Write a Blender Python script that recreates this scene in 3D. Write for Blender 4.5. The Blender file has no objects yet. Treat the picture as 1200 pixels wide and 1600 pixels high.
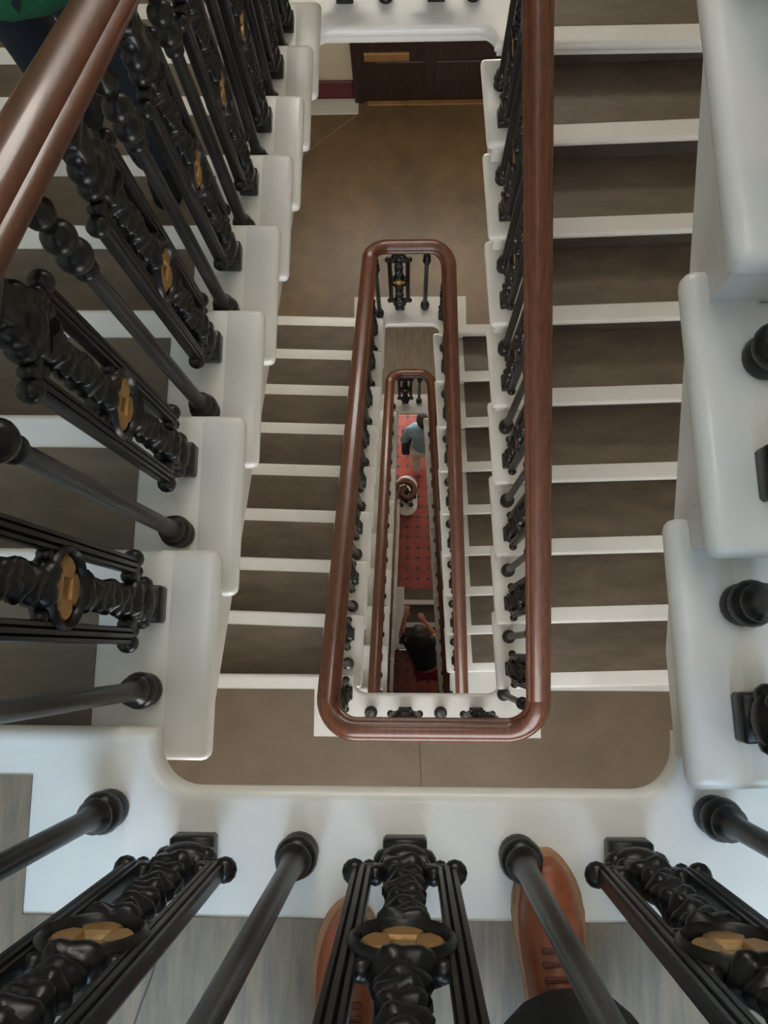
import bpy, bmesh, math, random
from mathutils import Vector, Matrix
R = random.Random(7)
PI = math.pi
S = 1.34                       # camera height above the top landing (m)
sc = bpy.context.scene
C = sc.collection

# ------------------------------------------------------------------ camera
FPX = 1294.0
NAD = (40.0, -215.0)           # where plumb-down appears, px from the centre (x right, y up)
n = Vector((NAD[0], NAD[1], -FPX)).normalized()
zc = -n
xc = Vector((FPX, 0, NAD[0])).normalized()
yc = zc.cross(xc)
cam_d = bpy.data.cameras.new('camera')
cam = bpy.data.objects.new('camera', cam_d); C.objects.link(cam)
rot = Matrix((xc, yc, zc))     # rows: world axes in camera space -> world_from_cam
cam.matrix_world = Matrix.Translation((0, 0, S)) @ rot.to_4x4()
cam_d.sensor_fit = 'VERTICAL'; cam_d.sensor_height = 32.0
cam_d.lens = 32.0 * FPX / 1600.0
cam_d.clip_start = 0.02; cam_d.clip_end = 60
sc.camera = cam

# ------------------------------------------------------------------ world, exposure
w = bpy.data.worlds.new('world'); sc.world = w; w.use_nodes = True
w.node_tree.nodes['Background'].inputs[0].default_value = (0.75, 0.85, 1.0, 1)
w.node_tree.nodes['Background'].inputs[1].default_value = 0.6
sc.view_settings.view_transform = 'Standard'
sc.view_settings.look = 'None'
sc.view_settings.exposure = 0.33
sc.view_settings.gamma = 1.0
sc.view_settings.use_curve_mapping = False
NEAR_WINDOW = 11.0              # strengths of window daylight and added fill light
FAR_WINDOW = 10.5
TOP_FILL = 4.5
MID_WINDOW = 7.5
HALL_FILL = 5.0

# ------------------------------------------------------------------ materials
def mat(name, col, rough=0.5, metal=0.0, spec=0.5, coat=0.0, var=0.0, scale=6.0, stretch=(1, 1, 1), bump=0.0, bscale=60.0, col2=None, speck=0.0, emit=0.0):
    m = bpy.data.materials.new(name); m.use_nodes = True
    nt = m.node_tree; b = nt.nodes['Principled BSDF']
    b.inputs['Base Color'].default_value = (*col, 1)
    b.inputs['Roughness'].default_value = rough
    b.inputs['Metallic'].default_value = metal
    b.inputs['Specular IOR Level'].default_value = spec
    b.inputs['Coat Weight'].default_value = coat
    b.inputs['Coat Roughness'].default_value = 0.12
    if emit:
        b.inputs['Emission Color'].default_value = (*col, 1)
        b.inputs['Emission Strength'].default_value = emit
    if var or bump or speck:
        g = nt.nodes.new('ShaderNodeNewGeometry')
        mp = nt.nodes.new('ShaderNodeMapping'); mp.inputs['Scale'].default_value = stretch
        nt.links.new(g.outputs['Position'], mp.inputs['Vector'])
    last = None
    if var:
        nz = nt.nodes.new('ShaderNodeTexNoise'); nz.inputs['Scale'].default_value = scale; nz.inputs['Detail'].default_value = 5
        nz.inputs['Roughness'].default_value = 0.65
        nt.links.new(mp.outputs[0], nz.inputs['Vector'])
        rp = nt.nodes.new('ShaderNodeValToRGB')
        c2 = col2 or tuple(c * (1 - var) for c in col)
        rp.color_ramp.elements[0].position = 0.36; rp.color_ramp.elements[1].position = 0.66
        rp.color_ramp.elements[0].color = (*c2, 1); rp.color_ramp.elements[1].color = (*col, 1)
        nt.links.new(nz.outputs['Fac'], rp.inputs['Fac']); last = rp.outputs['Color']
        nt.links.new(last, b.inputs['Base Color'])
    if speck:
        n2 = nt.nodes.new('ShaderNodeTexNoise'); n2.inputs['Scale'].default_value = 34; n2.inputs['Detail'].default_value = 3
        nt.links.new(mp.outputs[0], n2.inputs['Vector'])
        r2 = nt.nodes.new('ShaderNodeValToRGB'); r2.color_ramp.elements[0].position = 0.74; r2.color_ramp.elements[1].position = 0.80
        r2.color_ramp.elements[0].color = (0, 0, 0, 1); r2.color_ramp.elements[1].color = (speck, speck, speck, 1)
        nt.links.new(n2.outputs['Fac'], r2.inputs['Fac'])
        mx = nt.nodes.new('ShaderNodeMix'); mx.data_type = 'RGBA'
        nt.links.new(r2.outputs['Color'], mx.inputs[0])
        if last: nt.links.new(last, mx.inputs[6])
        else: mx.inputs[6].default_value = (*col, 1)
        mx.inputs[7].default_value = (0.16, 0.14, 0.12, 1)
        nt.links.new(mx.outputs[2], b.inputs['Base Color'])
    if bump:
        nb = nt.nodes.new('ShaderNodeTexNoise'); nb.inputs['Scale'].default_value = bscale; nb.inputs['Detail'].default_value = 3
        nt.links.new(mp.outputs[0], nb.inputs['Vector'])
        bp = nt.nodes.new('ShaderNodeBump'); bp.inputs['Strength'].default_value = bump; bp.inputs['Distance'].default_value = 0.01
        nt.links.new(nb.outputs['Fac'], bp.inputs['Height']); nt.links.new(bp.outputs[0], b.inputs['Normal'])
    return m

M = {}
M['white'] = mat('white_gloss_paint', (0.66, 0.65, 0.625), 0.30, var=0.09, scale=4, bump=0.10, bscale=22, speck=0.35)
M['cream'] = mat('cream_wall_paint', (0.62, 0.55, 0.40), 0.6, var=0.06, scale=2)
M['plaster'] = mat('pale_soffit_plaster', (0.60, 0.57, 0.50), 0.6, var=0.06, scale=2)
M['riser'] = mat('shade_darkened_riser_brown', (0.060, 0.046, 0.036), 0.5, var=0.3, scale=5)  # brown darkened to stand for the deep shade under the nosings
M['lino_mid'] = mat('worn_brown_linoleum', (0.150, 0.112, 0.075), 0.33, var=0.35, scale=3, bump=0.05, bscale=60, col2=(0.105, 0.080, 0.056))
M['lino'] = mat('brown_linoleum', (0.136, 0.103, 0.072), 0.48, var=0.3, scale=5, stretch=(1, 3, 1), bump=0.05, bscale=90, col2=(0.088, 0.068, 0.049))
M['lino_landing'] = mat('brown_landing_linoleum', (0.215, 0.135, 0.062), 0.38, var=0.3, scale=2.2, bump=0.05, bscale=60, col2=(0.120, 0.080, 0.045))
M['lino_grey'] = mat('grey_streaked_linoleum', (0.215, 0.160, 0.105), 0.55, var=0.4, scale=14, stretch=(3, 0.35, 1), bump=0.06, bscale=60, col2=(0.120, 0.102, 0.078))
M['seam'] = mat('worn_lino_joint', (0.22, 0.17, 0.11), 0.5)
M['crack'] = mat('dark_lino_crack', (0.05, 0.04, 0.03), 0.7)
M['iron'] = mat('black_gloss_iron', (0.008, 0.0075, 0.0075), 0.33, spec=0.38, var=0.3, scale=30, bump=0.05, bscale=60)
M['brass'] = mat('gilded_brass', (0.50, 0.29, 0.11), 0.42, metal=0.6, var=0.35, scale=40, bump=0.2, bscale=80)
M['mahogany'] = mat('varnished_mahogany', (0.120, 0.034, 0.014), 0.40, coat=0.28, var=0.5, scale=9, stretch=(9, 1.2, 3), col2=(0.062, 0.018, 0.009), bump=0.04, bscale=40)
M['burgundy'] = mat('burgundy_gloss_paint', (0.13, 0.012, 0.022), 0.35, var=0.2, scale=5)
M['door'] = mat('dark_stained_door', (0.050, 0.026, 0.018), 0.42, var=0.6, scale=5, stretch=(12, 12, 0.5), col2=(0.020, 0.012, 0.010), bump=0.1, bscale=40)
M['oak'] = mat('oak_threshold', (0.32, 0.165, 0.06), 0.45, var=0.3, scale=10)
M['redtile'] = mat('red_quarry_tile', (0.36, 0.075, 0.052), 0.38, var=0.35, scale=5, bump=0.05, bscale=50)
M['darktile'] = mat('slate_tile_inset', (0.045, 0.05, 0.055), 0.4)
M['grout'] = mat('red_grout', (0.24, 0.06, 0.045), 0.7)
M['ceiling'] = mat('white_ceiling', (0.75, 0.74, 0.70), 0.7)
M['sky_near'] = mat('daylit_glass', (0.58, 0.78, 1.0), 0.2, emit=NEAR_WINDOW)
M['sky_mid'] = mat('daylit_glass_neutral', (0.95, 0.97, 1.0), 0.2, emit=MID_WINDOW)
M['sky_far'] = mat('daylit_glass_pale', (1.0, 0.96, 0.88), 0.2, emit=FAR_WINDOW)
M['fill_hall'] = mat('hall_fill_glow', (1.0, 0.95, 0.9), 0.2, emit=HALL_FILL)
M['fill_top'] = mat('roof_fill_glow', (1.0, 0.97, 0.92), 0.2, emit=TOP_FILL)
M['tan'] = mat('tan_shoe_leather', (0.30, 0.080, 0.028), 0.42, var=0.35, scale=25, bump=0.15, bscale=50)
M['sole'] = mat('pale_tan_sole', (0.36, 0.20, 0.10), 0.6, var=0.2, scale=20)
M['lace'] = mat('dark_brown_lace', (0.10, 0.03, 0.015), 0.7)
M['blackcloth'] = mat('black_trouser_cloth', (0.010, 0.010, 0.013), 0.85, var=0.3, scale=20, bump=0.2, bscale=40)
M['navy'] = mat('dark_navy_cloth', (0.012, 0.015, 0.026), 0.85, var=0.3, scale=20)
M['green'] = mat('green_fleece', (0.012, 0.14, 0.055), 0.85, var=0.3, scale=20)
M['blueshirt'] = mat('pale_blue_shirt', (0.20, 0.31, 0.38), 0.8, var=0.25, scale=12)
M['offwhite'] = mat('off_white_cotton', (0.58, 0.48, 0.44), 0.8, var=0.15, scale=12)
M['magenta'] = mat('magenta_cotton', (0.24, 0.008, 0.045), 0.8, var=0.3, scale=12)
M['skin'] = mat('skin', (0.55, 0.27, 0.18), 0.5, var=0.15, scale=12)
M['hair'] = mat('dark_hair', (0.016, 0.010, 0.008), 0.55, var=0.4, scale=40, bump=0.4, bscale=70)
M['pinkshoe'] = mat('pink_shoe', (0.55, 0.16, 0.18), 0.6)
M['screen'] = mat('dark_phone_glass', (0.05, 0.06, 0.07), 0.15)
M['eye'] = mat('eye_white', (0.7, 0.7, 0.68), 0.3)

# ------------------------------------------------------------------ helpers
def obj(name, me, m=None, parent=None, loc=None):
    if isinstance(me, bmesh.types.BMesh):
        bm = me; me = bpy.data.meshes.new(name)
        bmesh.ops.recalc_face_normals(bm, faces=bm.faces)
        bm.to_mesh(me); bm.free()
    if m is not None and not me.materials:
        me.materials.append(M[m])
    o = bpy.data.objects.new(name, me); C.objects.link(o)
    if parent: o.parent = parent
    if loc: o.location = loc
    return o

def smooth(o, ang=40):
    me = o.data
    for p in me.polygons: p.use_smooth = True
    try: me.set_sharp_from_angle(angle=math.radians(ang))
    except Exception: pass
    return o

def empty(name, loc, label=None, cat=None, group=None, kind=None, rz=0):
    o = bpy.data.objects.new(name, None); C.objects.link(o)
    o.location = loc; o.rotation_euler = (0, 0, rz); o.empty_display_size = 0.1
    return tag(o, label, cat, group, kind)

def tag(o, label=None, cat=None, group=None, kind=None):
    if label: o['label'] = label
    if cat: o['category'] = cat
    if group: o['group'] = group
    if kind: o['kind'] = kind
    return o

def box(bm, x0, x1, y0, y1, z0, z1, bev=0.0, seg=2, fn=None):
    if x0 > x1: x0, x1 = x1, x0
    if y0 > y1: y0, y1 = y1, y0
    if z0 > z1: z0, z1 = z1, z0
    mt = Matrix.Translation(((x0 + x1) / 2, (y0 + y1) / 2, (z0 + z1) / 2)) @ Matrix.Diagonal((x1 - x0, y1 - y0, z1 - z0, 1))
    vs = bmesh.ops.create_cube(bm, size=1.0, matrix=mt)['verts']
    if bev:
        es = set(e for v in vs for e in v.link_edges)
        r = bmesh.ops.bevel(bm, geom=list(es), offset=bev, segments=seg, profile=0.5, affect='EDGES')
        vs = list(set(v for f in r['faces'] for v in f.verts) | set(v for v in vs if v.is_valid))
    if fn:
        for v in vs: v.co = fn(v.co)
    return vs

def prism(bm, pts, z0, z1, bev=0.0, seg=3, axis='z'):
    """extrude polygon pts (x,y) between z0,z1"""
    lo = [bm.verts.new((p[0], p[1], z0)) for p in pts]
    hi = [bm.verts.new((p[0], p[1], z1)) for p in pts]
    k = len(pts)
    top = bm.faces.new(hi); bot = bm.faces.new(lo[::-1])
    for i in range(k):
        bm.faces.new((lo[i], lo[(i + 1) % k], hi[(i + 1) % k], hi[i]))
    if bev:
        es = list(set(top.edges) | set(bot.edges))
        bmesh.ops.bevel(bm, geom=es, offset=bev, segments=seg, profile=0.5, affect='EDGES')
    return bm

def lathe(bm, prof, seg=16, cx=0, cy=0, fn=None):
    rings = []
    for z, r in prof:
        ring = []
        for i in range(seg):
            a = 2 * PI * i / seg
            rr = r if fn is None else fn(r, a, z)
            ring.append(bm.verts.new((cx + rr * math.cos(a), cy + rr * math.sin(a), z)))
        rings.append(ring)
    for a, b in zip(rings[:-1], rings[1:]):
        for i in range(seg):
            bm.faces.new((a[i], a[(i + 1) % seg], b[(i + 1) % seg], b[i]))
    bm.faces.new(rings[0][::-1]); bm.faces.new(rings[-1])

def ball(bm, c, r, sx=1, sy=1, sz=1, u=10, v=7):
    bmesh.ops.create_uvsphere(bm, u_segments=u, v_segments=v, radius=1.0,
        matrix=Matrix.Translation(c) @ Matrix.Diagonal((r * sx, r * sy, r * sz, 1)))

def sweep(bm, path, prof, side=None):
    """sweep profile (s,u) along path; profile stays plumb"""
    rings = []
    k = len(path)
    for i, p in enumerate(path):
        a = path[max(i - 1, 0)]; b = path[min(i + 1, k - 1)]
        t = Vector((b[0] - a[0], b[1] - a[1], 0)).normalized()
        if side and i == 0 and side[0]: t = Vector(side[0])
        if side and i == k - 1 and side[1]: t = Vector(side[1])
        sd = Vector((t.y, -t.x, 0))
        rings.append([bm.verts.new((p[0] + sd.x * s, p[1] + sd.y * s, p[2] + u)) for s, u in prof])
    m = len(prof)
    for a, b in zip(rings[:-1], rings[1:]):
        for i in range(m):
            bm.faces.new((a[i], a[(i + 1) % m], b[(i + 1) % m], b[i]))
    bm.faces.new(rings[0]); bm.faces.new(rings[-1][::-1])

# ------------------------------------------------------------------ layout (metres; top landing floor is z = 0, camera above x = y = 0)
RI, GO = 0.16, 0.3024
Y_LN, Y_HN = -0.124, 2.232          # nosing lines: down-going edge at L landings, at H landings
Y_LW, Y_HW = -0.214, 2.306          # well edges
Y_LB, Y_HB = -0.306, 2.440          # baluster lines on landings
XW_L, XW_R = -1.75, 1.80            # side walls
Y_FAR, Y_NEAR = 4.13, -2.05         # end walls
ZH = lambda i: 1.44 - 2.88 * i      # H0, H1, H2, H3
ZL = lambda i: -2.88 * i            # L0, L1, L2, L3
ZG = ZL(3) - 1.44
DL = [0, 0, -0.19, -0.33]           # the well grows longer on the lower storeys
DH = [0, 0, 0, 0.174, 0]
ER = [0, 0, 0, -0.33]
# well edge x of each flight at its L end and its H end (left flights run L_i -> H_i+1, right flights H_i -> L_i)
LEFT = [(-0.352, -0.319), (-0.245, -0.170), (-0.188, -0.123), (-0.188, -0.120)]
RIGHT = [(0.379, 0.285), (0.415, 0.284), (0.302, 0.176), (0.318, 0.163)]
INL = [0.118, 0.075, 0.072, 0.070]
INR = [0.090, 0.070, 0.070, 0.068]
def xl(i, y): a, b = LEFT[i]; return a + (b - a) * (y - Y_LN) / (Y_HN - Y_LN)
def xr(i, y): a, b = RIGHT[i]; return a + (b - a) * (y - Y_LN) / (Y_HN - Y_LN)

G0 = GO
GL = [(8 * GO + DH[i + 1] - DL[i]) / 8 for i in range(4)]
GR = [(8 * GO + DH[i] - ER[i]) / 8 for i in range(4)]
# ------------------------------------------------------------------ room shell
def wall(name, x0, x1, y0, y1, z0, z1, m='cream'):
    bm = bmesh.new(); box(bm, x0, x1, y0, y1, z0, z1)
    return tag(obj(name, bm, m), kind='structure')
ZC, ZB = 5.6, -10.75
wall('wall_left', XW_L - 0.15, XW_L, Y_NEAR, Y_FAR, ZB, ZC)
wall('wall_right', XW_R, XW_R + 0.15, Y_NEAR, Y_FAR, ZB, ZC)
wall('wall_far', XW_L, XW_R, Y_FAR, Y_FAR + 0.15, ZB, ZC)
wall('wall_near', XW_L, XW_R, Y_NEAR - 0.15, Y_NEAR, ZB, ZC)
wall('ceiling', XW_L - 0.15, XW_R + 0.15, Y_NEAR - 0.15, Y_FAR + 0.15, ZC, ZC + 0.12, 'ceiling')

WN = 0
def window(x0, x1, z0, z1, y, d, m, nx=2, nz=2):
    """sash window set on an end wall; d = direction into the room"""
    global WN; WN += 1
    e = tag(empty('window_%d' % WN, ((x0 + x1) / 2, y, z0)), kind='structure')
    ox, oz = (x0 + x1) / 2, z0
    bm = bmesh.new()
    t = 0.07
    for a in ((x0 - t, x0, z0 - t, z1 + t), (x1, x1 + t, z0 - t, z1 + t), (x0, x1, z1, z1 + t), (x0, x1, z0 - t, z0)):
        box(bm, a[0] - ox, a[1] - ox, 0.002 * d, 0.06 * d, a[2] - oz, a[3] - oz, 0.008)
    obj('window_frame', bm, 'white', e)
    bm = bmesh.new(); box(bm, x0 - 0.12 - ox, x1 + 0.12 - ox, 0.002 * d, 0.12 * d, -t - 0.04, -t, 0.01)
    obj('window_sill', bm, 'white', e)
    for i in range(nx):
        for j in range(nz):
            pw, ph = (x1 - x0) / nx, (z1 - z0) / nz
            bm = bmesh.new()
            box(bm, x0 + i * pw + 0.015 - ox, x0 + (i + 1) * pw - 0.015 - ox, 0.012 * d, 0.02 * d, j * ph + 0.015, (j + 1) * ph - 0.015)
            obj('pane', bm, m, e)
    bm = bmesh.new()
    for i in range(1, nx): box(bm, x0 + i * (x1 - x0) / nx - 0.015 - ox, x0 + i * (x1 - x0) / nx + 0.015 - ox, 0.002 * d, 0.04 * d, 0, z1 - z0)
    for j in range(1, nz): box(bm, x0 - ox, x1 - ox, 0.002 * d, 0.04 * d, j * (z1 - z0) / nz - 0.015, j * (z1 - z0) / nz + 0.015)
    obj('glazing_bar', bm, 'white', e)
for i in (-1, 0, 1, 2):
    window(-0.95, 0.95, ZL(i) + 0.95, ZL(i) + 2.35, Y_NEAR, 1, 'sky_near' if i == 0 else 'sky_mid', 3, 2)
for i in (0, 1, 2, 3):
    window(-1.0, 1.0, ZH(i) + 2.22, ZH(i) + 2.80, Y_FAR, -1, 'sky_far', 3, 1)
window(-0.7, 1.3, ZG + 0.35, ZG + 2.25, Y_FAR, -1, 'fill_hall', 3, 2)  # unseen glowing panes, added to brighten the dark ground floor
# unseen glowing roof light, added as overhead fill
e = tag(empty('window_%d' % (WN + 1), (0, 0.9, ZC)), kind='structure')
for i in range(3):
    for j in range(2):
        bm = bmesh.new(); box(bm, -1.05 + 0.7 * i + 0.02, -0.35 + 0.7 * i - 0.02, -0.9 + 0.9 * j + 0.02, 0.9 * j - 0.02, -0.03, -0.02); obj('pane', bm, 'fill_top', e)
bm = bmesh.new()
for i in range(4): box(bm, -1.05 + 0.7 * i - 0.02, -1.05 + 0.7 * i + 0.02, -0.92, 0.92, -0.06, -0.001)
for j in range(3): box(bm, -1.07, 1.07, -0.9 + 0.9 * j - 0.02, -0.9 + 0.9 * j + 0.02, -0.055, -0.001)
obj('glazing_bar', bm, 'white', e)

# ------------------------------------------------------------------ landings
def arc(cx, cy, r, a0, a1, k=9):
    return [(cx + r * math.cos(a0 + (a1 - a0) * i / k), cy + r * math.sin(a0 + (a1 - a0) * i / k)) for i in range(k + 1)]

def landing(z, end, x0, x1, label, cover, band=0.215, strip=0.075, dd=0.0):
    """end = 'L' (camera side) or 'H' (far side); x0,x1 = well edges"""
    d = 1 if end == 'L' else -1                      # direction from slab into the well
    yn, yw, yo = (Y_LN, Y_LW, Y_NEAR + 0.002) if end == 'L' else (Y_HN, Y_HW, Y_FAR - 0.002)
    yr_ = yn; yn += dd; yw += dd
    drop = 0.075
    e = empty('stair_landing', (0, yo, z), label, 'landing')
    rr = abs(yn - yw) * 0.74
    def outline(off, zr):
        a, b = x0 - 0.035 - off, x1 + 0.035 + off
        r2 = rr + off
        yw2, ye = yw - d * off, yn - d * off
        cy = yw2 + d * r2
        if d > 0:
            l = arc(a + r2, cy, r2, PI, 1.5 * PI); r = arc(b - r2, cy, r2, 1.5 * PI, 2 * PI)
        else:
            l = arc(a + r2, cy, r2, PI, 0.5 * PI); r = arc(b - r2, cy, r2, 0.5 * PI, 0)
        yr2 = (yr_ if end == 'L' else yn) - d * off
        pts = [(XW_L + 0.002, yo), (XW_L + 0.002, ye), (a, ye)] + l + r + [(b, yr2), (XW_R - 0.002, yr2), (XW_R - 0.002, yo)]
        return [(p[0], p[1] - yo) for p in pts]
    # half-round nosing: stacked outlines
    bm = bmesh.new(); rings = []
    for q in range(9):
        an = -PI / 2 + PI * q / 8
        rings.append([bm.verts.new((p[0], p[1], -0.026 + 0.026 * math.sin(an))) for p in outline(0.021 * (1 - math.cos(an)), 0)])
    for ra, rb in zip(rings[:-1], rings[1:]):
        for q in range(len(ra)): bm.faces.new((ra[q], ra[(q + 1) % len(ra)], rb[(q + 1) % len(ra)], rb[q]))
    bm.faces.new(rings[0][::-1]); bm.faces.new(rings[-1])
    smooth(obj('slab_edge', bm, 'white', e), 60)
    bm = bmesh.new(); prism(bm, outline(0.013, 0), -drop, -0.040)
    smooth(obj('fascia', bm, 'white', e), 35)
    # floor covering, stopping short of the white painted band
    a, b = x0 - 0.035 - 0.195, x1 + 0.035 + 0.195
    ye, yb = yn - d * strip - yo, yw - d * band - yo
    pts = [(XW_L + 0.01, -d * -0.002), (XW_L + 0.01, ye), (a, ye), (a, yb), (b, yb), (b, ye), (XW_R - 0.01, ye), (XW_R - 0.01, 0.002 * d)]
    bm = bmesh.new(); prism(bm, pts, -0.001, 0.003)
    obj('floor_covering', bm, cover, e)
    bm = bmesh.new(); box(bm, XW_L + 0.002, XW_R - 0.002, 0, yw - d * 0.03 - yo, -drop - 0.03, -drop + 0.002)
    obj('soffit', bm, 'plaster', e)
    # skirting along the end wall
    return e

landL0 = landing(ZL(0), 'L', LEFT[0][0] - 0.012, RIGHT[0][0] + 0.0, 'white-edged landing with grey streaked floor where the photographer stands', 'lino_grey', 0.19)
landing(ZL(-1), 'L', LEFT[0][0], RIGHT[0][0], 'unseen landing one storey above the photographer, added to cast shade', 'lino')  # out-of-view storey, added to keep roof light off the left steps
landL1 = landing(ZL(1), 'L', LEFT[1][0], RIGHT[1][0], 'brown landing directly below the photographer, with six balusters along its white edge', 'lino_mid')
landing(ZL(2), 'L', LEFT[2][0], RIGHT[2][0], 'landing two storeys below the photographer, mostly hidden under the one above', 'lino', dd=DL[2])
landing(ZL(3), 'L', LEFT[3][0], RIGHT[3][0], 'lowest hidden landing above the dark red entrance tiles', 'lino', dd=DL[3])
landing(ZH(0), 'H', LEFT[0][1], RIGHT[0][1], 'upper half landing at the head of the climbing steps', 'lino')
landing(ZH(1), 'H', LEFT[0][1], RIGHT[1][1], 'white half landing edge bridging the well at the top of the picture', 'lino')
landH2 = landing(ZH(2), 'H', LEFT[1][1], RIGHT[2][1], 'wide brown half landing in front of the dark door', 'lino_landing')
landing(ZH(3), 'H', LEFT[2][1], RIGHT[3][1], 'lowest half landing, its white edge above the red tiles and blue-shirted person', 'lino_grey', dd=DH[3])

# joints and cracks in the floor coverings
def seam(parent, pts, wd, m, name='floor_seam'):
    bm = bmesh.new()
    o = parent.location
    sweep(bm, [(x - o.x, y - o.y, 0.003) for x, y in pts], [(-wd, 0), (wd, 0), (wd, 0.0012), (-wd, 0.0012)])
    return obj(name, bm, m, parent)
seam(landH2, [(-0.40, 3.97), (-0.60, 3.81), (-0.82, 3.63)], 0.006, 'seam')
seam(landH2, [(-0.38, 3.19), (-0.28, 3.09), (-0.17, 2.99)], 0.004, 'seam')
seam(landL0, [(-0.382, -0.430), (-0.384, -0.470), (-0.391, -0.494), (-0.404, -0.53), (-0.42, -0.58)], 0.0012, 'crack', 'floor_crack')
seam(landL1, [(0.047, -0.44), (0.051, -0.52), (0.056, -0.62), (0.05, -0.8)], 0.0025, 'crack', 'floor_crack')

# ------------------------------------------------------------------ stair flights
def flight(side, i, ztop, label, wallx, skew, ntr=8, curtail=False):
    """left flights (side -1) fall towards +y, right flights (side +1) fall towards -y"""
    dy = 1 if side < 0 else -1
    ytop = Y_LN + DL[i] if side < 0 else Y_HN + DH[i]
    GO = GL[i] if side < 0 else GR[i]
    xe = (lambda y: xl(i, y)) if side < 0 else (lambda y: xr(i, y))
    e = empty('stair_flight', (0, ytop, ztop), label, 'staircase')
    O = Vector((0, ytop, ztop))
    wx = wallx - side * 0.003
    for k in range(1, ntr + 1):
        z = ztop - k * RI; yf = ytop + dy * k * GO
        yb = yf - dy * (GO + 0.028)
        def fn(co, yf=yf):
            # keep the flight's splay: x follows the string, y follows the tread's slight skew
            y = co.y + skew * co.x * side * side
            ex = xe(co.y)
            f = 1 - co.x * side / (abs(wx) - 0.2)
            return Vector((ex + co.x if co.x * side < 0.4 else co.x + ex, co.y + skew * co.x, co.z)) - O
        wlen = abs(wx) - abs(xe(yf)) - 0.012
        bm = bmesh.new()
        box(bm, side * 0.03, side * wlen, yb, yf, z - 0.04, z, 0.015, 3, fn)
        box(bm, 0, side * 0.10, yb - dy * 0.045, yf + dy * 0.001, z - 0.043, z + 0.0008, 0.018, 3, fn)
        if curtail and k == ntr:
            pass
        t = smooth(obj('tread', bm, 'white', e), 35)
        bm = bmesh.new()
        box(bm, side * 0.215, side * (wlen - 0.004), yb + dy * 0.005, yf - dy * 0.074, z - 0.001, z + 0.003, 0, 1, fn)
        obj('tread_covering', bm, 'lino', t)
        # riser above this tread's back edge
        bm = bmesh.new()
        yr = yf - dy * (GO + 0.028)
        box(bm, side * (0.04 if k > 1 else 0.085), side * wlen, yr, yr - dy * 0.02, z - 0.02, z + RI - 0.038, 0, 1, fn)
        rs = obj('riser', bm, 'white', e)
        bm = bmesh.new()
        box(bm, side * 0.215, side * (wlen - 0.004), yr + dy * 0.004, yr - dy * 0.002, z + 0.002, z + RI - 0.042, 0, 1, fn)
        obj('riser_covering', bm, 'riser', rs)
    # last riser
    z = ztop - (ntr + 1) * RI; yr = ytop + dy * ntr * GO - dy * 0.028
    bm = bmesh.new()
    def fn2(co): return Vector((xe(co.y) + co.x, co.y + skew * co.x, co.z)) - O
    wlen = abs(wx) - abs(xe(yr)) - 0.012
    box(bm, side * 0.04, side * wlen, yr, yr - dy * 0.02, z + 0.001, z + RI - 0.038, 0, 1, fn2)
    obj('riser', bm, 'white', e)
    # cut string: stepped top, raking bottom
    pts = []
    for k in range(1, ntr + 1):
        yk = ytop + dy * ((k - 1) * GO - 0.028)
        zk = ztop - (k - 1) * RI - 0.03
        pts += ([(yk, zk)] if k > 1 else []) + [(yk, ztop - k * RI - 0.03)]
    yk = ytop + dy * (ntr * GO - 0.028)
    zb = ztop - (ntr + 1) * RI
    pts += [(yk, ztop - ntr * RI - 0.03), (yk, zb + 0.002), (yk - dy * 0.16, zb + 0.002 - 0.0)]
    pts += [(ytop - dy * 0.028, ztop - 0.29)]
    out = []
    for p in pts:
        if not out or abs(p[0] - out[-1][0]) + abs(p[1] - out[-1][1]) > 1e-4: out.append(p)
    bm = bmesh.new()
    A = [bm.verts.new(Vector((xe(p[0]) + side * 0.030, p[0], p[1])) - O) for p in out]
    B = [bm.verts.new(Vector((xe(p[0]) + side * 0.070, p[0], p[1])) - O) for p in out]
    bm.faces.new(A); bm.faces.new(B[::-1])
    for q in range(len(A)):
        bm.faces.new((A[q], A[(q + 1) % len(A)], B[(q + 1) % len(A)], B[q]))
    obj('string_board', bm, 'white', e)
    # soffit
    bm = bmesh.new()
    y0, z0 = ytop - dy * 0.035, ztop - 0.29
    y1, z1 = yk - dy * 0.16, zb
    vs = []
    for (yy, zz) in ((y0, z0), (y1, z1), (y1, z1 + 0.03), (y0, z0 + 0.03)):
        vs.append((bm.verts.new(Vector((xe(yy) + side * 0.068, yy, zz)) - O), bm.verts.new(Vector((wx, yy, zz)) - O)))
    for q in range(4):
        a, b = vs[q], vs[(q + 1) % 4]; bm.faces.new((a[0], a[1], b[1], b[0]))
    bm.faces.new([v[0] for v in vs]); bm.faces.new([v[1] for v in vs][::-1])
    obj('soffit', bm, 'plaster', e)
    return e

flight(+1, 0, ZH(0), 'white-ended steps climbing from the photographer\'s landing, closest to the camera', XW_R, 0.02)
flight(-1, 0, ZL(-1), 'unseen flight overhead from the landing above the photographer, added to cast shade', XW_L, -0.012)  # out of view, added to shade the left flight below
flight(-1, 0, ZL(0), 'brown steps going down past the green-jacketed person beside the thick handrail', XW_L, -0.012)
flight(+1, 1, ZH(1), 'long run of brown steps with white nosings between thick handrail and climbing steps', XW_R, 0.030)
flight(-1, 1, ZL(1), 'brown steps with white nosings leading down to the dark-door landing', XW_L, -0.032)
flight(+1, 2, ZH(2), 'short-looking brown steps descending from the dark-door landing', XW_R, 0.03)
flight(-1, 2, ZL(2), 'white-edged flight in the narrow well leading down to the lowest half landing', XW_L, -0.03)
flight(+1, 3, ZH(3), 'white-edged flight descending from the lowest half landing beside the red tiles', XW_R, 0.03)
f3 = flight(-1, 3, ZL(3), 'bottom flight ending at the rounded white step on the red tiles', XW_L, -0.03)
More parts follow.
